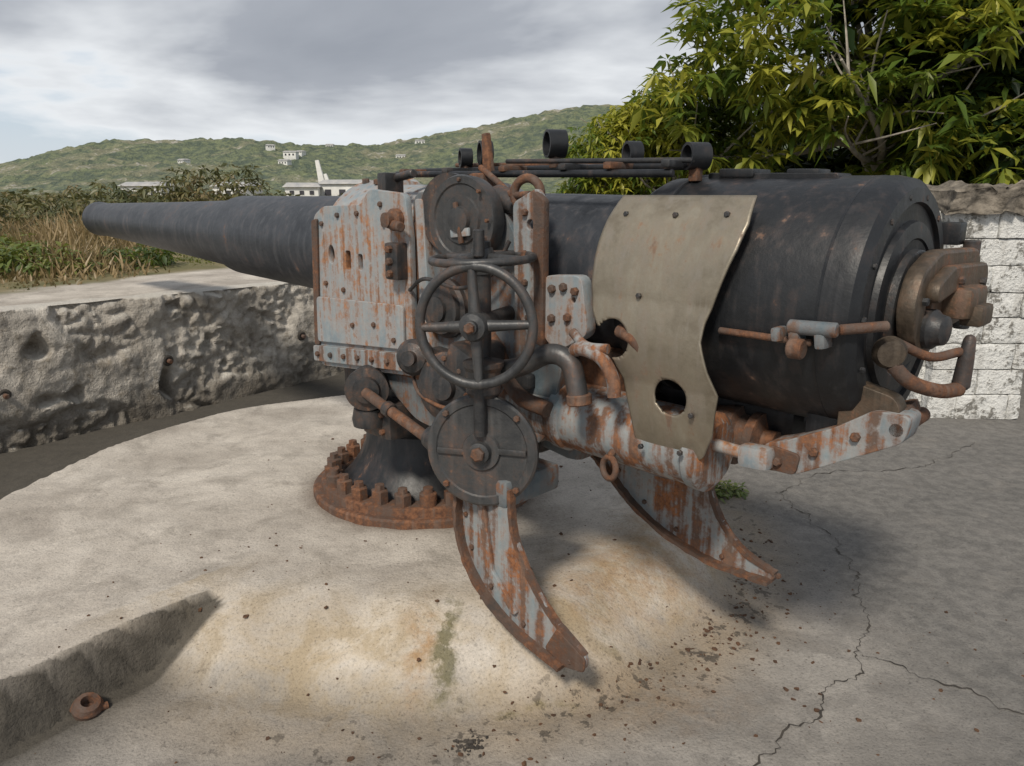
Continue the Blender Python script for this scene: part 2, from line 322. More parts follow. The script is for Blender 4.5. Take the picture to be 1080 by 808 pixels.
for k in used:
    for h in H:
        d=math.hypot(verts[k][0]-h[0],verts[k][1]-h[1])
        if d<h[2]*1.07 and d>1e-6: verts[k]=[h[0]+(verts[k][0]-h[0])*h[2]/d,h[1]+(verts[k][1]-h[1])*h[2]/d]
vv=[(s,shL(z,s)+.010*noise.noise((s*4,z*4,1)),z) for s,z in verts]
me=bpy.data.meshes.new('bronze_guard'); me.from_pydata(vv,[],faces); bm=bmesh.new(); bm.from_mesh(me)
bmesh.ops.delete(bm,geom=[v for v in bm.verts if not v.link_faces],context='VERTS'); bm.to_mesh(me); bm.free()
g=finish('bronze_guard',me,M_BRASS,ang=60); md=g.modifiers.new('s','SOLIDIFY'); md.thickness=.008; md.offset=0
bolts('guard_rivets',[(-1.62,.352,1.44),(-1.80,.352,1.44),(-1.97,.352,1.445),(-1.76,.425,.72),(-1.9,.42,.73),(-1.74,.44,1.2),(-1.94,.435,.86)],(0,1,.1),.009,.008,M_DARK)
# handrail & clamp on jacket
cyl('jacket_side_rail',(-1.98,.375,1.115),(-2.26,.385,1.115),.010,M_RUST)
for i,s in enumerate((-2.17,-2.22,-2.29)):
    box('rail_clamp_%d'%(i+1),(s,.385,1.13),(.03,.06,.05 if i else .04),M_BLUE,rot=(0,8,0),bev=.01)
cyl('clamp_cylinder',(-2.20,.40,1.155),(-2.33,.40,1.16),.02,M_BLUE)
cyl('clamp_drum',(-2.21,.41,1.10),(-2.25,.41,1.10),.028,M_RUST)
cyl('clamp_rod',(-2.33,.39,1.16),(-2.42,.30,1.17),.014,M_RUST)
# breech mechanism --------------------------------------------------
lathe_axis('breech_block',[(-2.36,.0),(-2.36,.17),(-2.385,.168),(-2.39,.155),(-2.39,.10),(-2.40,.095),(-2.40,0)],M_DARK,60)
def Lz(s): return Matrix.Translation((s,0,0))@Matrix.Rotation(R(90),4,'Z')@RX
plate('breech_carrier',rnd([(-.40,1.27),(-.36,1.33),(.02,1.34),(.16,1.29),(.20,1.20),(.15,1.10),(.04,1.06),(-.05,1.12),(-.38,1.14)],.04),0,.05,M_BRNZ,[circ(.08,1.20,.035)],M=Lz(-2.425),bev=.01)
plate('breech_carrier_rib',rnd([(-.36,1.25),(-.34,1.29),(.0,1.30),(.12,1.26),(.12,1.22),(-.02,1.24),(-.34,1.20)],.02),0,.035,M_BRNZ,[],M=Lz(-2.465),bev=.008)
box('carrier_block',(-2.48,-.12,1.20),(.09,.18,.09),M_BRNZ,bev=.02)
box('carrier_step',(-2.52,-.12,1.165),(.06,.12,.06),M_BRNZ,bev=.012)
bolts('carrier_bolts',[(-2.452,.14,1.22),(-2.452,.05,1.10),(-2.485,-.05,1.265),(-2.485,-.28,1.245)],(-1,0,0),.012,.012,M_DARK)
lathe('carrier_hub',[(0,0),(0,.055),(.03,.055),(.04,.045),(.06,.04),(.065,.025),(.065,0)],(-2.44,.08,1.14),(-1,.15,0),M_DARK,32)
lathe('carrier_boss',[(0,0),(0,.04),(.02,.045),(.045,.035),(.05,0)],(-2.40,.22,1.09),(-.6,1,0),M_BRNZ,28)
tube('breech_lever',[(-2.42,.24,1.06),(-2.46,.20,1.01),(-2.51,.12,.98),(-2.54,.04,.975)],.020,M_RUST,12)
tube('breech_lever_link',[(-2.42,.20,1.11),(-2.48,.12,1.07),(-2.53,.04,1.08)],.013,M_RUST,12)
lathe('breech_lever_handle',[(0,0),(0,.018),(.01,.024),(.08,.021),(.14,.016),(.15,.011),(.155,0)],(-2.54,.03,.975),(-.05,0,1),M_DARK,20)
plate('bronze_wedge',rnd([(-2.30,1.00),(-2.44,.97),(-2.46,.93),(-2.40,.89),(-2.34,.82),(-2.30,.84)],.02),.22,.06,M_BRNZ)
cyl('hinge_pin',(-2.42,-.385,1.08),(-2.42,-.385,1.36),.025,M_DARK)
box('hinge_bracket_lower',(-2.39,-.37,1.12),(.08,.07,.06),M_DARK)
# lower rear bracket
cyl('retaining_rod',(-1.84,.30,.745),(-2.06,.30,.735),.020,M_PALE)
cyl('retaining_rod_nut',(-1.865,.30,.744),(-1.885,.30,.743),.032,M_RUST)
box('rod_sleeve',(-2.09,.30,.735),(.10,.065,.07),M_PALE,rot=(0,3,0),bev=.02)
plate('rear_bracket_arm',rnd([(-2.08,.69),(-2.20,.70),(-2.48,.86),(-2.49,.93),(-2.40,.93),(-2.30,.86),(-2.16,.79),(-2.10,.77)],.02),.22,.10,M_LEG,[])
box('rear_bracket_end',(-2.43,.14,.90),(.08,.14,.06),M_RUST,rot=(0,20,6),bev=.012)
plate('rear_bracket_cap',rnd([(-2.10,.70),(-2.20,.70),(-2.21,.76),(-2.12,.77)],.015),.275,.012,M_RUST,[])
cyl('rear_bracket_pin',(-2.46,.05,.89),(-2.46,.27,.89),.022,M_RUST)
box('bracket_hanger',(-2.25,.10,.84),(.14,.20,.12),M_JKT,bev=.03)
bolts('bracket_bolts_rear',[(-2.25,.27,.78),(-2.36,.27,.85),(-2.15,.282,.73)],(0,1,0),.014,.016,M_RUST)
plate('lower_rail',rnd([(-1.30,.62),(-1.52,.60),(-1.78,.58),(-1.92,.62),(-1.95,.70),(-1.88,.74),(-1.3,.74)],.03),.28,.04,M_BLUE)
ring('towing_eye',(-1.62,.40,.605),(.3,1,.1),.036,.011,M_RUST,32)
cyl('towing_eye_stem',(-1.62,.40,.645),(-1.62,.33,.70),.012,M_RUST)
def leg(name,out,L,mat,rim,rim2=None):
    plate(name+'_web',rnd(out,.03),L,.02,mat)
    for q,(rm,w,mm) in enumerate(((rim,.045,M_RUST),(rim2,.014,M_RUST))):
        if not rm: continue
        P=catmull([(s,L,z) for s,z in rm],8)
        bm=bmesh.new(); prev=None
        for i,p in enumerate(P):
            t=(P[min(i+1,len(P)-1)]-P[max(i-1,0)]).normalized(); n=Vector((-t.z,0,t.x)); w2=w*(1+.12*noise.noise(p*30)); h2=.008*(1+.5*noise.noise(p*45))
            cur=[bm.verts.new(p+n*a+Vector((0,b,0))) for a,b in ((h2,w2),(h2,-w),(-h2,-w),(-h2,w2))]
            if prev:
                for k in range(4): bm.faces.new((prev[k],prev[(k+1)%4],cur[(k+1)%4],cur[k]))
            else: bm.faces.new(cur)
            prev=cur
        bm.faces.new(prev[::-1]); bmesh.ops.recalc_face_normals(bm,faces=bm.faces)
        me=bpy.data.meshes.new(name); bm.to_mesh(me); bm.free(); finish(name+('_flange' if q==0 else '_edge'),me,mm,ang=40)
    bolts(name+'_rivets',[(s-.025,L+.011,z+.03) for s,z in rim[1:]],(0,1,0),.010,.009,M_RUST)
rim=[(-1.13,.46),(-1.13,.34),(-1.16,.22),(-1.26,.10),(-1.42,.015),(-1.63,-.035)]
leg('near_leg',[(-1.13,.50)]+rim[1:]+[(-1.71,-.02),(-1.72,.035),(-1.58,.11),(-1.47,.22),(-1.39,.36),(-1.37,.52)],.62,M_LEG,rim,[(-1.37,.52),(-1.39,.36),(-1.47,.22),(-1.58,.11),(-1.71,.035)])
plate('near_leg_rib',rnd([(-1.22,.5),(-1.25,.5),(-1.30,.2),(-1.42,.08),(-1.40,.07),(-1.27,.2)],.01),.638,.016,M_LEG)
plate('near_leg_toe',rnd([(-1.60,.09),(-1.55,.0),(-1.64,-.03),(-1.715,-.015),(-1.72,.03)],.01),.633,.008,M_RUST)
box('near_leg_head',(-1.25,.50,.50),(.24,.28,.10),M_BLUE,bev=.02)
rim2=[(-1.20,.47),(-1.32,.38),(-1.45,.28),(-1.60,.21),(-1.80,.165),(-2.02,.165)]
leg('far_leg',[(-1.20,.56)]+rim2[1:]+[(-2.03,.195),(-1.90,.24),(-1.80,.34),(-1.75,.46),(-1.74,.58)],-.05,M_LEG,rim2,[(-1.74,.58),(-1.75,.46),(-1.80,.34),(-1.90,.24),(-2.03,.195)])
box('far_leg_head',(-1.50,.05,.58),(.60,.3,.07),M_BLUE,bev=.02)
# sight bars --------------------------------------------------------
cyl('sight_bar_1',(-.28,.22,1.585),(-1.70,.22,1.565),.013,M_JKT)
cyl('sight_bar_2',(-.28,.10,1.60),(-1.74,.10,1.59),.013,M_JKT)
cyl('sight_bar_3',(-.45,.02,1.625),(-1.70,.02,1.60),.009,M_RUST)
cyl('sight_bar_4',(-.9,.16,1.625),(-1.74,.16,1.605),.009,M_DARK)
for i,s in enumerate((-.34,-.62,-.95,-1.25,-1.45,-1.68)):
    box('sight_cross_%d'%(i+1),(s,.14,1.595),(.035,.20,.024),M_DARK if i%2 else M_RUST,bev=.008)
def cclip(name,c,r=.04,w=.05):
    c=Vector(c)
    lathe(name,[(-w/2,r),(-w/2,r+.009),(w/2,r+.009),(w/2,r),(-w/2,r)],c,(.6,1,0),M_JKT,32)
    box(name+'_foot',c-Vector((0,0,r+.02)),(.035,.035,.05),M_RUST,bev=.006)
cclip('sight_ring_1',(-.72,.10,1.665)); cclip('sight_ring_2',(-1.10,.10,1.685),.043,.07); cclip('sight_ring_3',(-1.42,.05,1.64),.034); cclip('sight_ring_4',(-1.72,.12,1.62),.034,.07)
cclip('sight_ring_5',(-.60,.10,1.65),.03)
box('sight_post',(-.86,.22,1.62),(.05,.03,.22),M_RUST,rot=(0,6,0),taper=(.6,.8))
box('sight_post_base',(-.86,.25,1.52),(.09,.08,.12),M_RUST,bev=.015)
cyl('sight_arm',(-.30,.28,1.56),(-.50,.30,1.585),.018,M_DARK)
tube('sight_linkage',[(-.86,.26,1.60),(-1.0,.3,1.54),(-1.12,.36,1.50),(-1.25,.40,1.50)],.012,M_RUST)
box('sight_bracket_front',(-.34,.30,1.54),(.06,.10,.10),M_DARK,bev=.01)
lathe('sight_worm',[(0,0),(0,.03),(.03,.045),(.10,.045),(.13,.03),(.16,.03),(.16,0)],(-1.0,.33,1.50),(-1,.2,-.3),M_DARK,24)
ring('sight_loop',(-1.20,.36,1.50),(-.2,1,0),.055,.016,M_RUST,32)

# ================================================================= GROUND
PX,PY=-.48,3.85
A=np.array([-3.47,4.95]); wd=np.array([.602,.798]); wnm=np.array([.798,-.602])
def grow(a,b,step,far,ratio=1.25):
    c=list(np.arange(a,b,step)); s=step; x=c[-1]; up=[]
    while x<far: s*=ratio; x+=s; up.append(x)
    s=step; x=c[0]; dn_=[]
    while x>-far: s*=ratio; x-=s; dn_.append(x)
    return np.array(dn_[::-1]+c+up)
xs=grow(-3.4,4.4,.018,5000); ys=grow(.9,7.6,.018,5000)
X,Y=np.meshgrid(xs,ys)
def ss(a,b,x): t=np.clip((x-a)/(b-a),0,1); return t*t*(3-2*t)
r=np.hypot(X-PX,Y-PY); ang=np.arctan2(Y-PY,X-PX)
wob=.06*np.sin(ang*3+1)+.04*np.sin(ang*7+.5)+.025*np.sin(ang*13)
m1=(1-ss(1.20,1.64,r+wob))**.75
E0=np.array([-1.17,2.70]); E1=np.array([-1.68,2.06]); ed=(E1-E0)/np.hypot(*(E1-E0)); en=np.array([-ed[1],ed[0]])
lineD=(X-E0[0])*en[0]+(Y-E0[1])*en[1]
if (2-E0[0])*en[0]+(1-E0[1])*en[1]<0: lineD=-lineD
nz=np.array([noise.fractal((x*1.3,y*1.3,0),1,2,3) if abs(x)<8 and abs(y)<14 else 0 for x,y in zip(X.ravel(),Y.ravel())]).reshape(X.shape)
nf=np.array([noise.fractal((x*9,y*9,4),1,2,3) if abs(x)<3.4 and .9<y<5 else 0 for x,y in zip(X.ravel(),Y.ravel())]).reshape(X.shape)
slab=(1-ss(-.010,.018,lineD+.014*nf))*(1-ss(2.08,2.13,r+.3*wob))
plat=np.maximum(m1,slab)
w=-((X-A[0])*wnm[0]+(Y-A[1])*wnm[1])
along=(X-A[0])*wd[0]+(Y-A[1])*wd[1]
out=ss(.15,.35,w)*(1-ss(6.4,8,along)) 
out=np.maximum(out,ss(14,30,Y))
Z=-.22+.22*plat
Z=Z*(1-out)+.70*out
Z=Z+nz*.012+nf*.004*(1-out)
far=np.hypot(X,Y); Z=Z+ss(12,60,far)*.25*np.sin(X*.11+2)*np.sin(Y*.09)*(far<900)
ny_,nx_=X.shape
co=np.stack([X.ravel(),Y.ravel(),Z.ravel()],1)
idx=np.arange(nx_*ny_).reshape(ny_,nx_)
fc=np.stack([idx[:-1,:-1].ravel(),idx[:-1,1:].ravel(),idx[1:,1:].ravel(),idx[1:,:-1].ravel()],1)
def npmesh(name,co,fc):
    me=bpy.data.meshes.new(name); k=fc.shape[1]
    me.vertices.add(len(co)); me.vertices.foreach_set('co',co.astype(np.float32).ravel())
    me.loops.add(fc.size); me.loops.foreach_set('vertex_index',fc.astype(np.int32).ravel())
    me.polygons.add(len(fc)); me.polygons.foreach_set('loop_start',np.arange(0,fc.size,k,dtype=np.int32)); me.polygons.foreach_set('loop_total',np.full(len(fc),k,dtype=np.int32))
    me.update(); me.validate(); return me
def attr(me,name,v):
    a=me.attributes.new(name,'FLOAT','POINT'); a.data.foreach_set('value',np.asarray(v,dtype=np.float32).ravel())
gm=npmesh('ground',co,fc)
pathw=1.35+np.clip((X+4.2)*.55,0,1.6)
grass=np.maximum(ss(0,.35,w-pathw+nz*.5)*(w>0),ss(8.5,10,Y))
grass=np.where((w<=.2)&(Y<9),0,grass)
attr(gm,'grass',grass); attr(gm,'plat',np.maximum(plat,out*1.4))
side=np.exp(-((r-1.40)/.26)**2)*np.clip(.6+.7*np.cos(ang+.75),0,1)*(lineD>-.15)
attr(gm,'stain',side)
def spot(x,y,a,b_): return np.exp(-((X+.05*nf-x)/a)**2-((Y+.08*nf-y)/b_)**2)
attr(gm,'moss',np.clip(spot(-.25,2.47,.055,.17)*1.0+spot(.05,2.27,.22,.035)*.6+spot(-.05,2.95,.06,.08)*.35+spot(.36,2.55,.06,.1)*.4,0,1))
attr(gm,'ochre',np.clip(spot(-.34,2.47,.05,.15)*1.1+spot(.55,3.0,.28,.22)*.8+spot(.25,2.75,.25,.14)*.6+spot(.75,3.4,.2,.25)*.6+spot(.5,2.35,.3,.15)*.4,0,1))
foot=np.exp(-((r-1.74)/.15)**2)*np.clip(np.cos(ang+.8),0,1)*(1-out)
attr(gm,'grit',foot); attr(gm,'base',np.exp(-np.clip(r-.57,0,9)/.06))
stepf=np.clip(2.4*(1-np.abs(lineD-.026)/.055),0,1)*(r>1.33)*(r<2.7)+np.exp(-np.clip(lineD-.05,0,9)/.14)*.9*(lineD>.03)*ss(1.45,1.65,r)*(X<PX)  # step face shade painted as dark colour, plus brown dirt along its foot
shade_dirt=(1-plat)*(X<PX)*(Y>3.2)*(w<.3)  # shadowed gap below the parapet, its shade painted into the floor colour
attr(gm,'shade_dirt',np.clip(np.maximum(shade_dirt,stepf),0,1))
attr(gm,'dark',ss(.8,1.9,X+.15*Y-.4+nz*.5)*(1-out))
m,nt,b=newmat('ground_concrete_and_grass')
co_=N(nt,'ShaderNodeTexCoord').outputs['Object']
def at(n): q=N(nt,'ShaderNodeAttribute'); q.attribute_name=n; return q.outputs['Fac']
n1=noi(nt,co_,1.6,5,.65,.4); n2=noi(nt,co_,14,4,.7); n3=noi(nt,co_,100,3,.75); n4=noi(nt,co_,4.5,5,.68,.5)
light=mix(nt,ramp(nt,n1,[(.35,0),(.65,1)]),(.37,.33,.285),(.60,.55,.485))
light=mix(nt,ramp(nt,n4,[(.50,0),(.66,.6)]),light,(.27,.24,.205))
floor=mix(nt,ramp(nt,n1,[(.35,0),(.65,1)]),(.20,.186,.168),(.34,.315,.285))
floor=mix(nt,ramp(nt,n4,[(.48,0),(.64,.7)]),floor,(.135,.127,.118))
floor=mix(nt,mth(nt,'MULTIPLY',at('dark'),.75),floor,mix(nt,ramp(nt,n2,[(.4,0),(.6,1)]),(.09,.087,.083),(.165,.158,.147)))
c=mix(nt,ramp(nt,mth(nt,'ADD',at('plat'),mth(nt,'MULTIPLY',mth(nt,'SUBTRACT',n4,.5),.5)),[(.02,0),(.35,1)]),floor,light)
st=mth(nt,'MULTIPLY',at('stain'),ramp(nt,n4,[(.36,0),(.60,1)]))
c=mix(nt,mth(nt,'MULTIPLY',st,.5),c,(.40,.29,.14))
oc=mth(nt,'MULTIPLY',at('ochre'),ramp(nt,n2,[(.38,.1),(.6,1)])); c=mix(nt,mth(nt,'MULTIPLY',oc,.7),c,(.34,.185,.065))
ms=ramp(nt,mth(nt,'MULTIPLY',at('moss'),ramp(nt,n2,[(.38,.15),(.62,1.3)])),[(.15,0),(.65,.8)]); c=mix(nt,ms,c,mix(nt,n4,(.07,.07,.03),(.17,.15,.065)))
c=mix(nt,mth(nt,'MULTIPLY',mth(nt,'MULTIPLY',at('grit'),ramp(nt,n1,[(.35,.2),(.6,1)])),.5),c,(.34,.24,.13))
gr=ramp(nt,mth(nt,'ADD',n2,mth(nt,'MULTIPLY',at('grit'),.11)),[(.65,0),(.69,1)])
c=mix(nt,mth(nt,'MULTIPLY',gr,mth(nt,'ADD',mth(nt,'MULTIPLY',at('grit'),.6),.2)),c,(.05,.042,.034))
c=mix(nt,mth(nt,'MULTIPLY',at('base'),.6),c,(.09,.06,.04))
c=mix(nt,mth(nt,'MULTIPLY',at('shade_dirt'),.92),c,mix(nt,n2,(.028,.025,.020),(.095,.083,.065)))
pit=ramp(nt,n3,[(.30,.45),(.42,1.0)])
c=mix(nt,.8,c,mix(nt,ramp(nt,n3,[(.3,0),(.7,1)]),.78,1.15),'MULTIPLY'); c=mix(nt,.7,c,pit,'MULTIPLY')
g1=mix(nt,ramp(nt,n1,[(.35,0),(.65,1)]),(.10,.10,.035),(.22,.175,.09))
c=mix(nt,at('grass'),c,g1)
nt.links.new(c,b.inputs['Base Color']); b.inputs['Roughness'].default_value=.93
bump(nt,b,mth(nt,'ADD',mth(nt,'MULTIPLY',n3,.4),n2),.7,.014)
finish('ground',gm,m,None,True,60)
def simple(name,c1,c2,scale=10,rough=.9,b_=.4):
    m,nt,b=newmat(name); co=N(nt,'ShaderNodeTexCoord').outputs['Object']
    n=noi(nt,co,scale,5,.68); nt.links.new(mix(nt,ramp(nt,n,[(.35,0),(.65,1)]),c1,c2),b.inputs['Base Color']); b.inputs['Roughness'].default_value=rough
    if b_: bump(nt,b,noi(nt,co,scale*4,3,.7),b_,.01)
    return m
M_CRK=simple('crack_dirt',(.03,.026,.022),(.07,.06,.05),10,.9,0)
def gz(x,y):
    j=np.searchsorted(ys,y); i=np.searchsorted(xs,x); return float(Z[min(j,ny_-1),min(i,nx_-1)])
bm=bmesh.new()
for pts in ([(1.58,4.27),(1.62,3.9),(1.65,3.62),(1.60,3.3),(1.53,3.05),(1.38,2.65),(1.2,2.45),(1.04,2.29),(.76,2.02),(.5,1.7)],[(1.38,2.65),(1.5,2.5),(1.75,2.29),(2.1,2.2)],[(1.58,4.27),(2.0,4.6),(2.6,4.7),(3.3,5.2)]):
    P=catmull([(x,y,0) for x,y in pts],26); prev=None
    for i,p in enumerate(P):
        t=(P[min(i+1,len(P)-1)]-P[max(i-1,0)]).normalized(); n=Vector((-t.y,t.x,0))
        p=p+n*(noise.noise(p*9)*.05+noise.noise(p*40)*.022+noise.noise(p*110)*.006); wv=.0012+.006*max(0,noise.noise(p*13)+.10)
        cur=[bm.verts.new((q.x,q.y,gz(q.x,q.y)+.004)) for q in (p+n*wv,p-n*wv)]
        if prev: bm.faces.new((prev[0],prev[1],cur[1],cur[0]))
        prev=cur
me=bpy.data.meshes.new('ground_cracks'); bm.to_mesh(me); bm.free(); finish('ground_cracks',me,M_CRK,None,False)
M_FLK=simple('rust_flake',(.05,.028,.018),(.12,.06,.03),10,.9,0)
def scatter(name,pts,mat,smin,smax):
    bm=bmesh.new()
    for x,y in pts:
        s=smin+(smax-smin)*random.random()**2.5; z=gz(x,y)+s*.2
        mt=Matrix.Translation((x,y,z))@Matrix.Rotation(random.random()*6,4,'Z')@Matrix.Diagonal((s,s*random.uniform(.5,.9),s*random.uniform(.3,.6),1))
        r_=bmesh.ops.create_icosphere(bm,subdivisions=1,radius=1,matrix=mt)
        for v in r_['verts']: v.co+=Vector([random.uniform(-.3,.3)*s for _ in range(3)])
    me=bpy.data.meshes.new(name); bm.to_mesh(me); bm.free(); return finish(name,me,mat,None,False)
pts=[]
for i in range(420):
    a=random.gauss(-.70,.38); rr=1.62+abs(random.gauss(0,.17)); pts.append((PX+rr*math.cos(a),PY+rr*math.sin(a)))
for i in range(260): pts.append((random.uniform(-1.6,2.6),random.uniform(1.7,3.2)))
for i in range(60):
    a=random.uniform(0,6.28); rr=random.uniform(.62,1.2); pts.append((PX+rr*math.cos(a),PY+rr*math.sin(a)))
scatter('rust_flakes',pts,M_FLK,.002,.012)
scatter('gravel_patch',[(-.14+random.gauss(0,.025),2.115+random.gauss(0,.02)) for i in range(70)],M_CRK,.005,.011)
st_=bpy.data.objects.new('rusty_pipe_stub',None); COL.objects.link(st_)
lathe('stub_body',[(0,.045),(.03,.05),(.05,.04),(.055,.022),(.02,.02),(.02,0)],(-1.45,2.28,-.215),(.3,-.3,1),M_RUST,14,st_)
tube('stub_flange',[(-1.51,2.29,-.205),(-1.45,2.25,-.20),(-1.39,2.30,-.205)],.014,M_RUST,8,True,st_)

# ================================================================= PARAPET WALL
nl,nh=820,60; t0,t1=-5.5,6.6
vs=[]
def wtop(t): return .74-.012*t
for i in range(nl+1):
    t=t0+(t1-t0)*i/nl; zt=wtop(t)
    for j in range(nh+1):
        v=j/nh
        z=-.30+(zt+.30)*v
        base=A+wd*t
        rough=noise.fractal((t*1.5,z*2.2,3.3),1,2.1,3)
        patch=max(0,min(1,(noise.noise((t*1.6,z*2.4,8))+.12)*7))
        wx=t+.06*noise.noise((t*6,z*6,0)); wz=z+.06*noise.noise((t*6,z*6,5))
        vd=noise.voronoi((wx*7,wz*9,1))[0]; crag=min(vd[1]-vd[0],.5)
        fine=noise.fractal((t*13,z*15,2),.8,2,4)
        hole=max(0,noise.noise((t*4.5,z*5.5,11))-.42)*.55
        d=rough*.045+patch*(-.065+.08*crag)+fine*(.010+.016*patch)-hole
        if v>.95: d-= (v-.95)*.6
        p=base+wnm*(d-.03*v)
        vs.append((p[0],p[1],z+ (.014*noise.noise((t*3,0,5))+.012*noise.noise((t*14,0,5)) if v>.9 else 0)))
    for k in range(1,5):
        p=A+wd*t-wnm*(.11*k); vs.append((p[0],p[1],zt+.012*noise.noise((t*3,k*.5,5))-(.06 if k==4 else 0)))
m_=nh+5
idx=np.arange((nl+1)*m_).reshape(nl+1,m_)
fcw=np.stack([idx[:-1,:-1].ravel(),idx[1:,:-1].ravel(),idx[1:,1:].ravel(),idx[:-1,1:].ravel()],1)
wm=npmesh('parapet_wall',np.array(vs),fcw)
m,nt,b=newmat('weathered_plaster_wall'); co_=N(nt,'ShaderNodeTexCoord').outputs['Object']
ge=N(nt,'ShaderNodeNewGeometry'); sx=N(nt,'ShaderNodeSeparateXYZ'); nt.links.new(ge.outputs['Normal'],sx.inputs[0]); sp=N(nt,'ShaderNodeSeparateXYZ'); nt.links.new(co_,sp.inputs[0])
n1=noi(nt,co_,2.2,5,.65,.4); n2=noi(nt,co_,11,5,.72); n3=noi(nt,co_,60,3,.7)
c=mix(nt,ramp(nt,n1,[(.35,0),(.65,1)]),(.30,.27,.23),(.55,.51,.45))
c=mix(nt,ramp(nt,n2,[(.52,0),(.66,.7)]),c,(.18,.15,.11))
c=mix(nt,ramp(nt,noi(nt,mapping(nt,co_,(7,7,1)),1,3,.6),[(.52,0),(.70,.5)]),c,(.14,.125,.105))
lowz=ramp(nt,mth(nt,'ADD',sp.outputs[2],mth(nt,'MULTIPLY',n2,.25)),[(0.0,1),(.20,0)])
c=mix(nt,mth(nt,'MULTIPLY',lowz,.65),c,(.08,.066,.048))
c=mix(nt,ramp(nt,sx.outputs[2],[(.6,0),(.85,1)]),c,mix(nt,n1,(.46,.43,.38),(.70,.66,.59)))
c=mix(nt,.7,c,mix(nt,n3,.55,1.35),'MULTIPLY')
nt.links.new(c,b.inputs['Base Color']); b.inputs['Roughness'].default_value=.95
bump(nt,b,mth(nt,'ADD',n2,mth(nt,'MULTIPLY',n3,.5)),.9,.03)
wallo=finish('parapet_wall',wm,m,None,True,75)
for i,(t,z) in enumerate(((1.25,.22),(2.55,.23),(.08,.18),(-1.3,.25))):
    p=A+wd*t; q=Vector((p[0],p[1],z)); nn_=Vector((wnm[0],wnm[1],-.1))
    cyl('anchor_pipe_%d'%(i+1),q-nn_*.1,q+nn_*.035,.018,M_RUST,parent=wallo,seg=12)
    ring('anchor_hole_rim_%d'%(i+1),q-nn_*.01,nn_,.03,.014,M_CRK,20,parent=wallo)

# ================================================================= WHITE BLOCK WALL (right)
M_WHITE,nt,b=newmat('flaking_whitewash_blocks'); co_=N(nt,'ShaderNodeTexCoord').outputs['Object']
n1=noi(nt,co_,4,5,.7); n2=noi(nt,co_,26,4,.72); n3=noi(nt,mapping(nt,co_,(9,9,1.2)),1,3,.6)
c=mix(nt,ramp(nt,n2,[(.3,0),(.7,1)]),(.64,.64,.62),(.82,.82,.79))
c=mix(nt,ramp(nt,n3,[(.5,0),(.7,.5)]),c,(.36,.34,.30))
c=mix(nt,ramp(nt,mth(nt,'ADD',mth(nt,'MULTIPLY',n1,.55),mth(nt,'MULTIPLY',n2,.45)),[(.52,0),(.57,.9)]),c,(.17,.16,.14))
nt.links.new(c,b.inputs['Base Color']); b.inputs['Roughness'].default_value=.9; bump(nt,b,mth(nt,'ADD',n1,n2),.9,.03)
M_CAP=simple('dark_coral_concrete',(.06,.052,.042),(.27,.235,.19),9,.95,1.0)
bw=bpy.data.objects.new('whitewashed_block_wall',None); COL.objects.link(bw)
box('wall_core',(3.62,7.2,.55),(.70,2.68,1.56),M_WHITE,parent=bw,bev=.01)
def blk(name,c,sz,seed):
    bm=bmesh.new(); bmesh.ops.create_cube(bm,size=1); bmesh.ops.subdivide_edges(bm,edges=bm.edges[:],cuts=7,use_grid_fill=True)
    for v in bm.verts:
        q=v.co.copy(); e=sum(abs(t_)>.42 for t_ in q)
        p=Vector((q.x*sz[0],q.y*sz[1],q.z*sz[2])); wp=p+Vector(c)
        n=Vector((noise.noise(wp*11),noise.noise(wp*11+Vector((5,0,0))),noise.noise(wp*11+Vector((0,7,0)))))
        p+=n*.010
        if e>=2: p*=(1-.03-.05*max(0,noise.noise(wp*8+Vector((0,0,seed)))))
        v.co=p
    bm.transform(Matrix.Translation(c)); me=bpy.data.meshes.new(name); bm.to_mesh(me); bm.free(); return finish(name,me,M_WHITE,bw,ang=60)
k=0
for row in range(8):
    zz=-.22+.2*row+.1; hb=.195
    x=3.26; end=3.98; off=.36 if row%2 else .22
    cuts=sorted(set(min(q,end) for q in [x,x+off,x+off+.40 if x+off+.40<end-.08 else end,end]))
    for a_,c_ in zip(cuts,cuts[1:]):
        k+=1; blk('front_block_%d'%k,((a_+c_)/2,5.865+random.uniform(-.012,.012),zz),(c_-a_-.004,.12,hb),k)
    yy=5.93
    for s_ in range(6):
        y2=yy+(.2 if (row%2 and s_==0) else .42); k+=1
        for sx_ in (3.265,3.975): blk('side_block_%d_%d'%(k,int(sx_*10)),(sx_,(yy+y2)/2,zz),(.08,y2-yy-.004,hb),k)
        yy=y2
def rock(name,c,sz,mat,parent,seed=0,amp=.12):
    bm=bmesh.new(); bmesh.ops.create_cube(bm,size=1); bmesh.ops.subdivide_edges(bm,edges=bm.edges[:],cuts=24,use_grid_fill=True)
    for v in bm.verts:
        p=Vector((v.co.x*sz[0],v.co.y*sz[1],v.co.z*sz[2])); n=Vector((noise.fractal(p*5+Vector((seed,0,0)),.7,2,4),noise.fractal(p*5+Vector((seed,9,0)),.7,2,4),noise.fractal(p*5+Vector((seed,0,9)),.7,2,4)))
        v.co=p+n*amp
    bm.transform(Matrix.Translation(c)); me=bpy.data.meshes.new(name); bm.to_mesh(me); bm.free(); return finish(name,me,mat,parent,ang=60)
rock('wall_cap',(3.75,7.15,1.47),(1.05,2.8,.18),M_CAP,bw,3,.055)
rock('rubble_wall',(4.9,8.4,.55),(1.6,1.4,1.7),M_CAP,bw,5,.10)

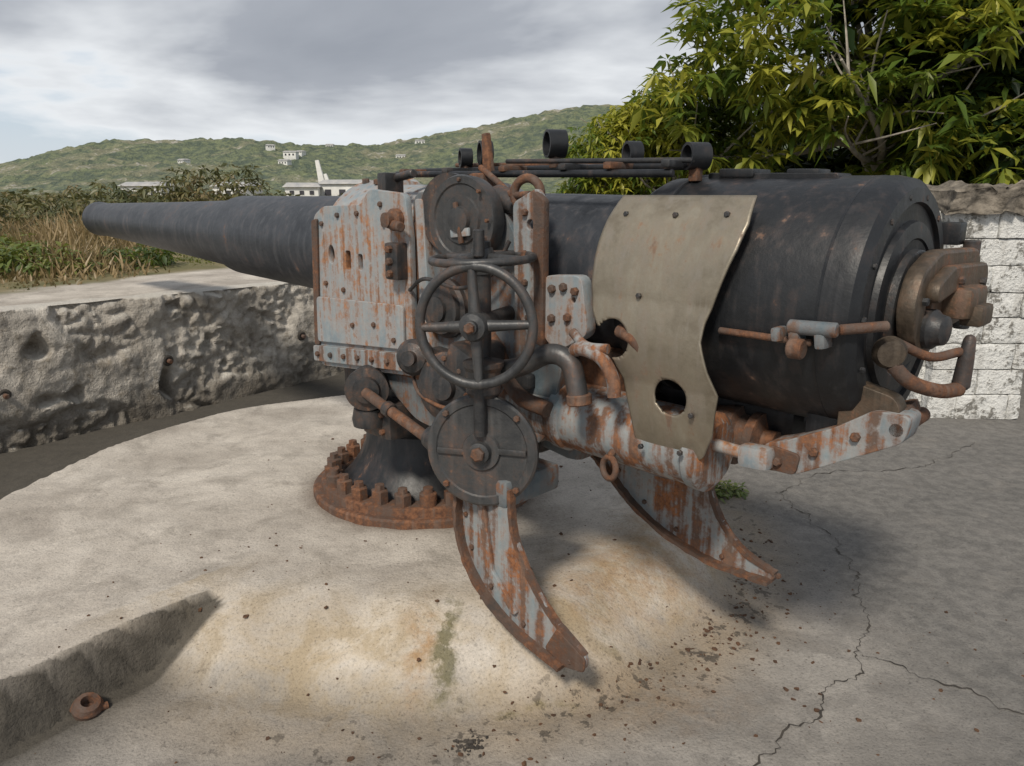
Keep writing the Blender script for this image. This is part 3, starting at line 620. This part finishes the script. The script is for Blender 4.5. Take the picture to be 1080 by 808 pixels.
# ================================================================= FOLIAGE
def leafmat(name,c1,c2,c3,trans=.35,tc_=(.30,.36,.03)):
    m=bpy.data.materials.new(name); m.use_nodes=True; nt=m.node_tree; nt.nodes.clear()
    o=N(nt,'ShaderNodeOutputMaterial'); b=N(nt,'ShaderNodeBsdfPrincipled'); t=N(nt,'ShaderNodeBsdfTranslucent'); mx=N(nt,'ShaderNodeMixShader')
    a=N(nt,'ShaderNodeAttribute'); a.attribute_name='tone'
    c=ramp(nt,a.outputs['Fac'],[(0,c1),(.5,c2),(1,c3)])
    nt.links.new(c,b.inputs['Base Color']); b.inputs['Roughness'].default_value=.45
    nt.links.new(mix(nt,.4,c,tc_),t.inputs['Color']); mx.inputs[0].default_value=trans
    nt.links.new(b.outputs[0],mx.inputs[1]); nt.links.new(t.outputs[0],mx.inputs[2]); nt.links.new(mx.outputs[0],o.inputs[0]); return m
def leaves(name,pos,dirs,lens,wid,tone,mat,parent=None,droop=.25):
    n=len(pos); d=dirs/np.linalg.norm(dirs,axis=1,keepdims=True)
    up=rng.normal(size=(n,3))*.35+np.array([0,0,1.0]); sd=np.cross(d,up); sd/=np.linalg.norm(sd,axis=1,keepdims=True)+1e-9
    nn=np.cross(sd,d); L=lens[:,None]; W=wid[:,None]; dz=np.array([0,0,1])
    v0=pos; v1=pos+d*L*.45+sd*W*.5+nn*W*.15-dz*L*droop*.2; v2=pos+d*L*.45-sd*W*.5+nn*W*.15-dz*L*droop*.2
    vm=pos+d*L*.5-dz*L*droop*.25; v3=pos+d*L-dz*L*droop
    V=np.stack([v0,v1,vm,v2,v3],1).reshape(-1,3); b=np.arange(n)[:,None]*5
    tri=np.concatenate([b+np.array([0,2,1]),b+np.array([0,3,2]),b+np.array([1,2,4]),b+np.array([2,3,4])],0)
    me=npmesh(name,V,tri); t=np.repeat(tone,5)
    if len(me.vertices)==len(t): attr(me,'tone',np.clip(t,0,1))
    me.materials.append(mat)
    o=bpy.data.objects.new(name,me); COL.objects.link(o)
    if parent: o.parent=parent
    return o
def rosettes(name,centers,k,ln,mat,tone,parent=None,wr=.28):
    n=len(centers); a=np.tile(np.arange(k)/k*2*np.pi,n)+np.repeat(rng.random(n)*6,k)+rng.normal(size=n*k)*.2
    el=rng.normal(size=n*k)*.35-.05
    tilt=rng.normal(size=(n,3))*.35
    d=np.stack([np.cos(a)*np.cos(el),np.sin(a)*np.cos(el),np.sin(el)],1)+np.repeat(tilt,k,0)
    L=ln*(.6+.7*rng.random(n*k))
    return leaves(name,np.repeat(centers,k,0)+d*.02,d,L,L*wr*(.8+.5*rng.random(n*k)),np.repeat(tone,k)+rng.normal(size=n*k)*.08,mat,parent,.35)
def blobpts(blobs,n,hollow=.55):
    w_=np.array([b[3]*b[4]*b[5] for b in blobs])**.7; w_/=w_.sum(); ch=rng.choice(len(blobs),n,p=w_)
    d=rng.normal(size=(n,3)); d/=np.linalg.norm(d,axis=1,keepdims=True); rr=(hollow+(1.08-hollow)*rng.random(n)**.6)
    B=np.array(blobs)[ch]; return B[:,:3]+d*rr[:,None]*B[:,3:6], rr
M_LEAF=leafmat('tree_leaves',(.035,.075,.016),(.11,.175,.028),(.44,.42,.06),.42)
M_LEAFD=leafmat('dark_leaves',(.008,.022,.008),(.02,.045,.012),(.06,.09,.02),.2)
M_BUSH=leafmat('bush_leaves',(.045,.075,.02),(.12,.165,.04),(.27,.27,.08),.3)
M_SCRUB=leafmat('dry_scrub_leaves',(.06,.075,.03),(.14,.14,.055),(.28,.21,.11),.25,(.25,.24,.08))
M_BARK=simple('pale_bark',(.20,.18,.15),(.42,.38,.33),8,.9,0)
def tree(name,base,height,blobs,nros,ln,mat,tr=.16,k=8,darkn=0,lean=(0,0),dblobs=None,tone0=.42,cut=-.18):
    T=bpy.data.objects.new(name,None); COL.objects.link(T)
    base=Vector(base); top=base+Vector((lean[0],lean[1],height))
    bm=bmesh.new()
    tube('',[base,base.lerp(top,.5)+Vector((.1,.05,0)),top],tr,None,12,bm=bm,rad=(tr,tr*.55))
    for bl in blobs:
        c=Vector(bl[:3])
        for q in range(3):
            e=c+Vector([random.uniform(-.7,.7)*bl[3+i] for i in range(3)])
            s_=base.lerp(top,random.uniform(.5,1)); m1_=s_.lerp(e,.5)+Vector([random.uniform(-.25,.25) for _ in range(3)])
            tube('',[s_,m1_,e],.05,None,7,bm=bm,rad=(tr*.34,.016))
            for h in range(6):
                p=m1_.lerp(e,random.random()); e2=p+Vector([random.uniform(-.8,.8),random.uniform(-.9,.5),random.uniform(-.1,.9)])*min(1,bl[3])
                tube('',[p,p.lerp(e2,.5)+Vector([random.uniform(-.08,.08) for _ in range(3)]),e2],.02,None,5,bm=bm,rad=(.018,.006),n_=4)
    me=bpy.data.meshes.new('trunk_and_limbs'); bm.to_mesh(me); bm.free(); finish('trunk_and_limbs',me,M_BARK,T,ang=60)
    P,rr=blobpts(blobs,nros)
    nzv=np.array([noise.noise(Vector(p)*1.3) for p in P]); keep=nzv>cut; P=P[keep]; nzv=nzv[keep]
    rosettes('foliage',P,k,ln,mat,tone0+.55*nzv+rng.normal(size=len(P))*.17,T)
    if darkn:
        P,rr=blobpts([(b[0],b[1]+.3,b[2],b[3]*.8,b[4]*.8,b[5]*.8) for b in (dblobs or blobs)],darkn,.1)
        rosettes('inner_foliage',P,k,ln*1.2,M_LEAFD,np.full(len(P),.4)+rng.normal(size=len(P))*.2,T,.4)  # darker leaf colour paints the shade inside the crown
    return T
B1=[(3.4,9.2,3.3,1.5,1.2,1.0),(4.8,9.0,3.0,1.6,1.2,1.1),(6.2,9.0,3.2,1.5,1.3,1.3),(2.7,9.6,2.5,1.1,.9,.8),(4.2,9.3,2.2,1.2,.9,.6),(5.4,8.6,2.1,1.2,.9,.6),(4.4,9.8,4.6,2.0,1.6,1.2),(6.6,9.5,4.6,2,1.5,1.3)]
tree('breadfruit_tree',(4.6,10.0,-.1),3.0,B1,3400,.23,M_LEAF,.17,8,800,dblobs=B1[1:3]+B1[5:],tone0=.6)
tree('shade_tree',(8.0,12,-.1),3.6,[(6.9,11,2.4,2.0,1.5,1.9),(8.6,11,4.0,2.4,1.8,2.2),(5.2,12,2.0,2.4,1.2,1.6),(3.6,12.5,1.6,2.0,1.0,.9)],1200,.38,M_LEAFD,.25,8,500)
tree('almond_tree',(1.9,11.0,.0),1.5,[(1.5,10.7,2.0,.75,.6,.55),(2.3,10.5,2.45,.8,.6,.6),(1.15,10.8,1.6,.5,.5,.4),(2.2,10.8,1.8,.9,.6,.5),(1.75,10.7,2.4,.5,.5,.35)],2000,.14,M_LEAF,.10,7,200,tone0=.6,cut=-.4)
def bush(name,blobs,n,ln,mat,t0_=.45):
    P,rr=blobpts(blobs,n,.4); nzv=np.array([noise.noise(Vector(p)*.9) for p in P])
    return rosettes(name,P,6,ln,mat,t0_+.6*nzv+rng.normal(size=n)*.15,None,.35)
bush('green_bush',[(-5.0,8.0,.80,.7,.5,.20),(-5.8,8.3,.85,.8,.6,.26),(-4.3,8.8,.78,.5,.5,.16),(-6.6,8.6,.9,.9,.6,.3)],1200,.10,M_BUSH)
bush('low_shrub',[(x,y,.85,random.uniform(.5,1.1),random.uniform(.4,.8),random.uniform(.25,.45)) for x,y in [(-7.5,10),(-8.8,11.5),(-7.2,13),(-10,14),(-6.0,12),(-11.5,16),(-8.2,16.5),(-5.6,15)]],1500,.12,M_SCRUB,.5)
bush('scrub_thicket',[(-9.2,19,1.2,2.2,1.5,.6),(-7.4,20,1.5,1.4,1.2,.8),(-12,19,1.0,2.2,1.5,.5),(-15,24,1.0,3,2,.5)],1300,.2,M_SCRUB)
bush('weed_tuft',[(1.22,4.25,-.19,.16,.09,.03)],60,.045,M_BUSH,.5)
bl=[]
for i in range(70):
    x=random.uniform(-75,25); y=random.uniform(60,110); bl.append((x,y,.3,random.uniform(3,7),3,random.uniform(.6,1.7)))
P,rr=blobpts(bl,8000,.6); nzv=np.array([noise.noise(Vector(p)*.2) for p in P])
rosettes('distant_trees',P,4,.85,M_SCRUB,.35+.6*nzv+rng.normal(size=len(P))*.15,None,.5)
def grassblades(name,n,region,hmin,hmax,mat,toneoff=0,wd_=.02):
    pos=[]
    while len(pos)<n:
        x,y=region(); ww=-((x-A[0])*wnm[0]+(y-A[1])*wnm[1])
        pw=1.45+min(max((x+4.2)*.55,0),1.6)
        if ww<pw+random.random()*.4: continue
        pos.append((x,y,.68))
    pos=np.array(pos); d=rng.normal(size=(n,3))*.36+np.array([.05,0,1])
    cl=np.array([noise.noise((p[0]*.7,p[1]*.7,2)) for p in pos])
    h=(hmin+(hmax-hmin)*rng.random(n))*(.75+1.3*np.clip(cl,-.45,.6))*np.clip(ss(0,2.4,-((pos[:,0]-A[0])*wnm[0]+(pos[:,1]-A[1])*wnm[1])-1.2),.2,1)
    return leaves(name,pos,d,h,np.full(n,wd_)*(1+pos[:,1]*.05),.5+.8*cl+rng.normal(size=n)*.22+toneoff,mat,None,.28)
M_GRASS=leafmat('dry_grass',(.10,.10,.035),(.23,.165,.08),(.38,.28,.15),.3,(.30,.26,.10))
def reg1():
    y=5+abs(random.gauss(0,9)); x=-.48*y-random.random()*.6*y+random.uniform(-1,.4); return x,y
grassblades('tall_grass',24000,reg1,.22,.72,M_GRASS,.05,.018)
def reg2():
    y=random.uniform(7,22); return random.uniform(-.6*y,-.1*y),y
M_GRASS2=leafmat('green_grass',(.07,.10,.025),(.15,.17,.045),(.28,.25,.10),.3)
grassblades('short_grass',16000,reg2,.05,.14,M_GRASS2,0,.018)

# ================================================================= HILLS
prof=[(-2.6,.01),(-1.2,.018),(-.75,.022),(-.647,.032),(-.575,.049),(-.49,.060),(-.40,.063),(-.336,.067),(-.25,.061),(-.167,.062),(-.084,.074),(-.012,.089),(.05,.100),(.12,.104),(.3,.09),(.6,.07),(1.5,.04),(2.6,.03)]
D_=620; depth=380; hu,hv=620,100
az=np.linspace(-1.2,1.2,hu); tx=[p[0] for p in prof]; ty=[p[1] for p in prof]; V=[]
for a in az:
    hh=np.interp(math.tan(a),tx,ty)*D_/math.cos(a)
    for j in range(hv):
        v=j/(hv-1); rr=(D_-depth*(1-v))/math.cos(a); x=math.sin(a)*rr; y=math.cos(a)*rr
        q=Vector((x*.012,y*.012,0)); z=hh*(v**1.2)*(1+.34*noise.fractal(q,1,2,4)*(1-v*.8))+ noise.fractal(Vector((x*.10,y*.10,0)),.7,2,4)*2.4*min(1,v*4)
        V.append((x,y,z+.2))
V=np.array(V); idx=np.arange(hu*hv).reshape(hu,hv); HV=V.reshape(hu,hv,3)
f=np.stack([idx[:-1,:-1].ravel(),idx[1:,:-1].ravel(),idx[1:,1:].ravel(),idx[:-1,1:].ravel()],1)
m,nt,b=newmat('wooded_hillside'); co_=N(nt,'ShaderNodeTexCoord').outputs['Object']
n1=noi(nt,co_,.02,5,.65); n2=noi(nt,co_,.16,5,.78)
c=mix(nt,ramp(nt,n2,[(.42,0),(.58,1)]),(.065,.095,.04),(.22,.25,.095))
c=mix(nt,ramp(nt,n1,[(.50,0),(.60,.75)]),c,(.32,.29,.16))
c=mix(nt,ramp(nt,mth(nt,'ADD',mth(nt,'MULTIPLY',n1,.5),mth(nt,'MULTIPLY',n2,.5)),[(.585,0),(.61,.85)]),c,(.55,.51,.43))
c=mix(nt,.15,c,(.34,.40,.46))  # distance haze mixed into the hillside colour
nt.links.new(c,b.inputs['Base Color']); b.inputs['Roughness'].default_value=1; bump(nt,b,n2,1,6)
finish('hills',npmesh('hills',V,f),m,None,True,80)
M_HW=simple('house_white',(.6,.6,.58),(.75,.75,.72),.5,.9,0); M_HR=simple('house_roof',(.3,.31,.32),(.5,.48,.45),.5,.9,0); M_HD=simple('house_window',(.03,.03,.04),(.06,.06,.07),1,.5,0)
def house(x,y,z,w_,d_,h_,rt):
    e=bpy.data.objects.new('white_house',None); COL.objects.link(e); e.location=(x,y,z); e.rotation_euler=(0,0,R(rt))
    box('walls',(0,0,h_/2-1.5),(w_,d_,h_+3),M_HW,parent=e,bev=.05)
    box('roof',(0,0,h_+.35),(w_+.8,d_+.8,.7),M_HR,parent=e,bev=.05,taper=(.8,.4))
    for i in range(3): box('window_%d'%(i+1),(-w_*.3+i*w_*.3,-d_/2-.05,h_*.5),(w_*.13,.1,h_*.35),M_HD,parent=e,bev=0)
for tn,vv_,w_ in [(-.30,.70,6),(-.275,.55,9),(-.262,.62,5),(-.225,.76,6),(-.285,.42,6),(-.14,.62,7),(-.115,.80,8),(-.06,.52,6),(-.41,.50,5)]:
    i=int(np.argmin(abs(az-math.atan(tn)))); p=HV[i,int(vv_*(hv-1))]
    house(p[0],p[1],p[2]+.2,w_*.8,5,w_*random.uniform(.22,.34),random.uniform(-30,30))
for x,y,w_ in [(-62,135,7),(-45,130,6),(-33,125,5),(-27,130,8)]:
    house(x,y,random.uniform(.4,1.0),w_,5,w_*.33,random.uniform(-20,20))
mo=bpy.data.objects.new('white_monument',None); COL.objects.link(mo); mo.location=(-35.5,148,.5)
box('pylon_main',(0,0,3.6),(1.5,1.0,7.2),M_HW,parent=mo,bev=.05,taper=(.45,.6),rot=(0,-10,0))
box('pylon_wing',(1.4,0,2.4),(1.3,1.0,4.8),M_HW,parent=mo,bev=.05,taper=(.4,.6),rot=(0,-16,0))
box('plinth',(.6,0,.3),(5,3,.9),M_HW,parent=mo,bev=.05)

# ================================================================= WORLD, SUN, CAMERA
SUNAZ=(-.36,-.933); EL=47
W=bpy.data.worlds.new('World'); S.world=W; W.use_nodes=True; nt=W.node_tree; nt.nodes.clear()
o=N(nt,'ShaderNodeOutputWorld'); bg=N(nt,'ShaderNodeBackground'); nt.links.new(bg.outputs[0],o.inputs[0])
sky=N(nt,'ShaderNodeTexSky',sky_type='NISHITA'); sky.sun_disc=False; sky.sun_elevation=R(EL); sky.sun_rotation=math.atan2(SUNAZ[0],SUNAZ[1]); sky.dust_density=2
tc=N(nt,'ShaderNodeTexCoord').outputs['Generated']; sp=N(nt,'ShaderNodeSeparateXYZ'); nt.links.new(tc,sp.inputs[0])
z=mth(nt,'MAXIMUM',sp.outputs[2],0.0)
dv=mth(nt,'ADD',z,.16); cx=mth(nt,'DIVIDE',sp.outputs[0],dv); cy=mth(nt,'DIVIDE',sp.outputs[1],dv)
cb=N(nt,'ShaderNodeCombineXYZ'); nt.links.new(cx,cb.inputs[0]); nt.links.new(cy,cb.inputs[1]); cb.inputs[2].default_value=2.3
cn=noi(nt,cb.outputs[0],.55,6,.52,.2)
dens=mth(nt,'ADD',cn,mth(nt,'MULTIPLY',z,.40))
cc=ramp(nt,dens,[(.51,(7.6,7.8,8.0)),(.585,(5.6,5.8,6.1)),(.66,(3.5,3.7,4.1)),(.77,(2.9,3.1,3.5))])
cover=ramp(nt,dens,[(.44,0),(.52,1)])
skyc=mix(nt,.6,sky.outputs[0],(5.2,6.2,7.4))
c=mix(nt,mth(nt,'MULTIPLY',cover,.95),skyc,cc)
c=mix(nt,mth(nt,'MULTIPLY',ramp(nt,z,[(0,1),(.13,.0)]),.55),c,(7.6,7.9,8.2))
nt.links.new(c,bg.inputs[0]); bg.inputs[1].default_value=.112
sl=bpy.data.lights.new('sun','SUN'); sl.energy=3.1; sl.angle=R(9); sl.color=(1,.92,.80)
so=bpy.data.objects.new('sun',sl); COL.objects.link(so)
d=Vector((SUNAZ[0]*math.cos(R(EL)),SUNAZ[1]*math.cos(R(EL)),math.sin(R(EL))))
so.rotation_euler=d.to_track_quat('Z','Y').to_euler()
cam=bpy.data.cameras.new('camera'); cam.lens=27; cam.sensor_width=36; cam.clip_end=12000; cam.clip_start=.05
cobj=bpy.data.objects.new('camera',cam); COL.objects.link(cobj); cobj.location=(0,0,1.5); cobj.rotation_euler=(R(90-13.8),0,0); S.camera=cobj
S.view_settings.view_transform='Standard'; S.view_settings.look='None'; S.view_settings.exposure=0
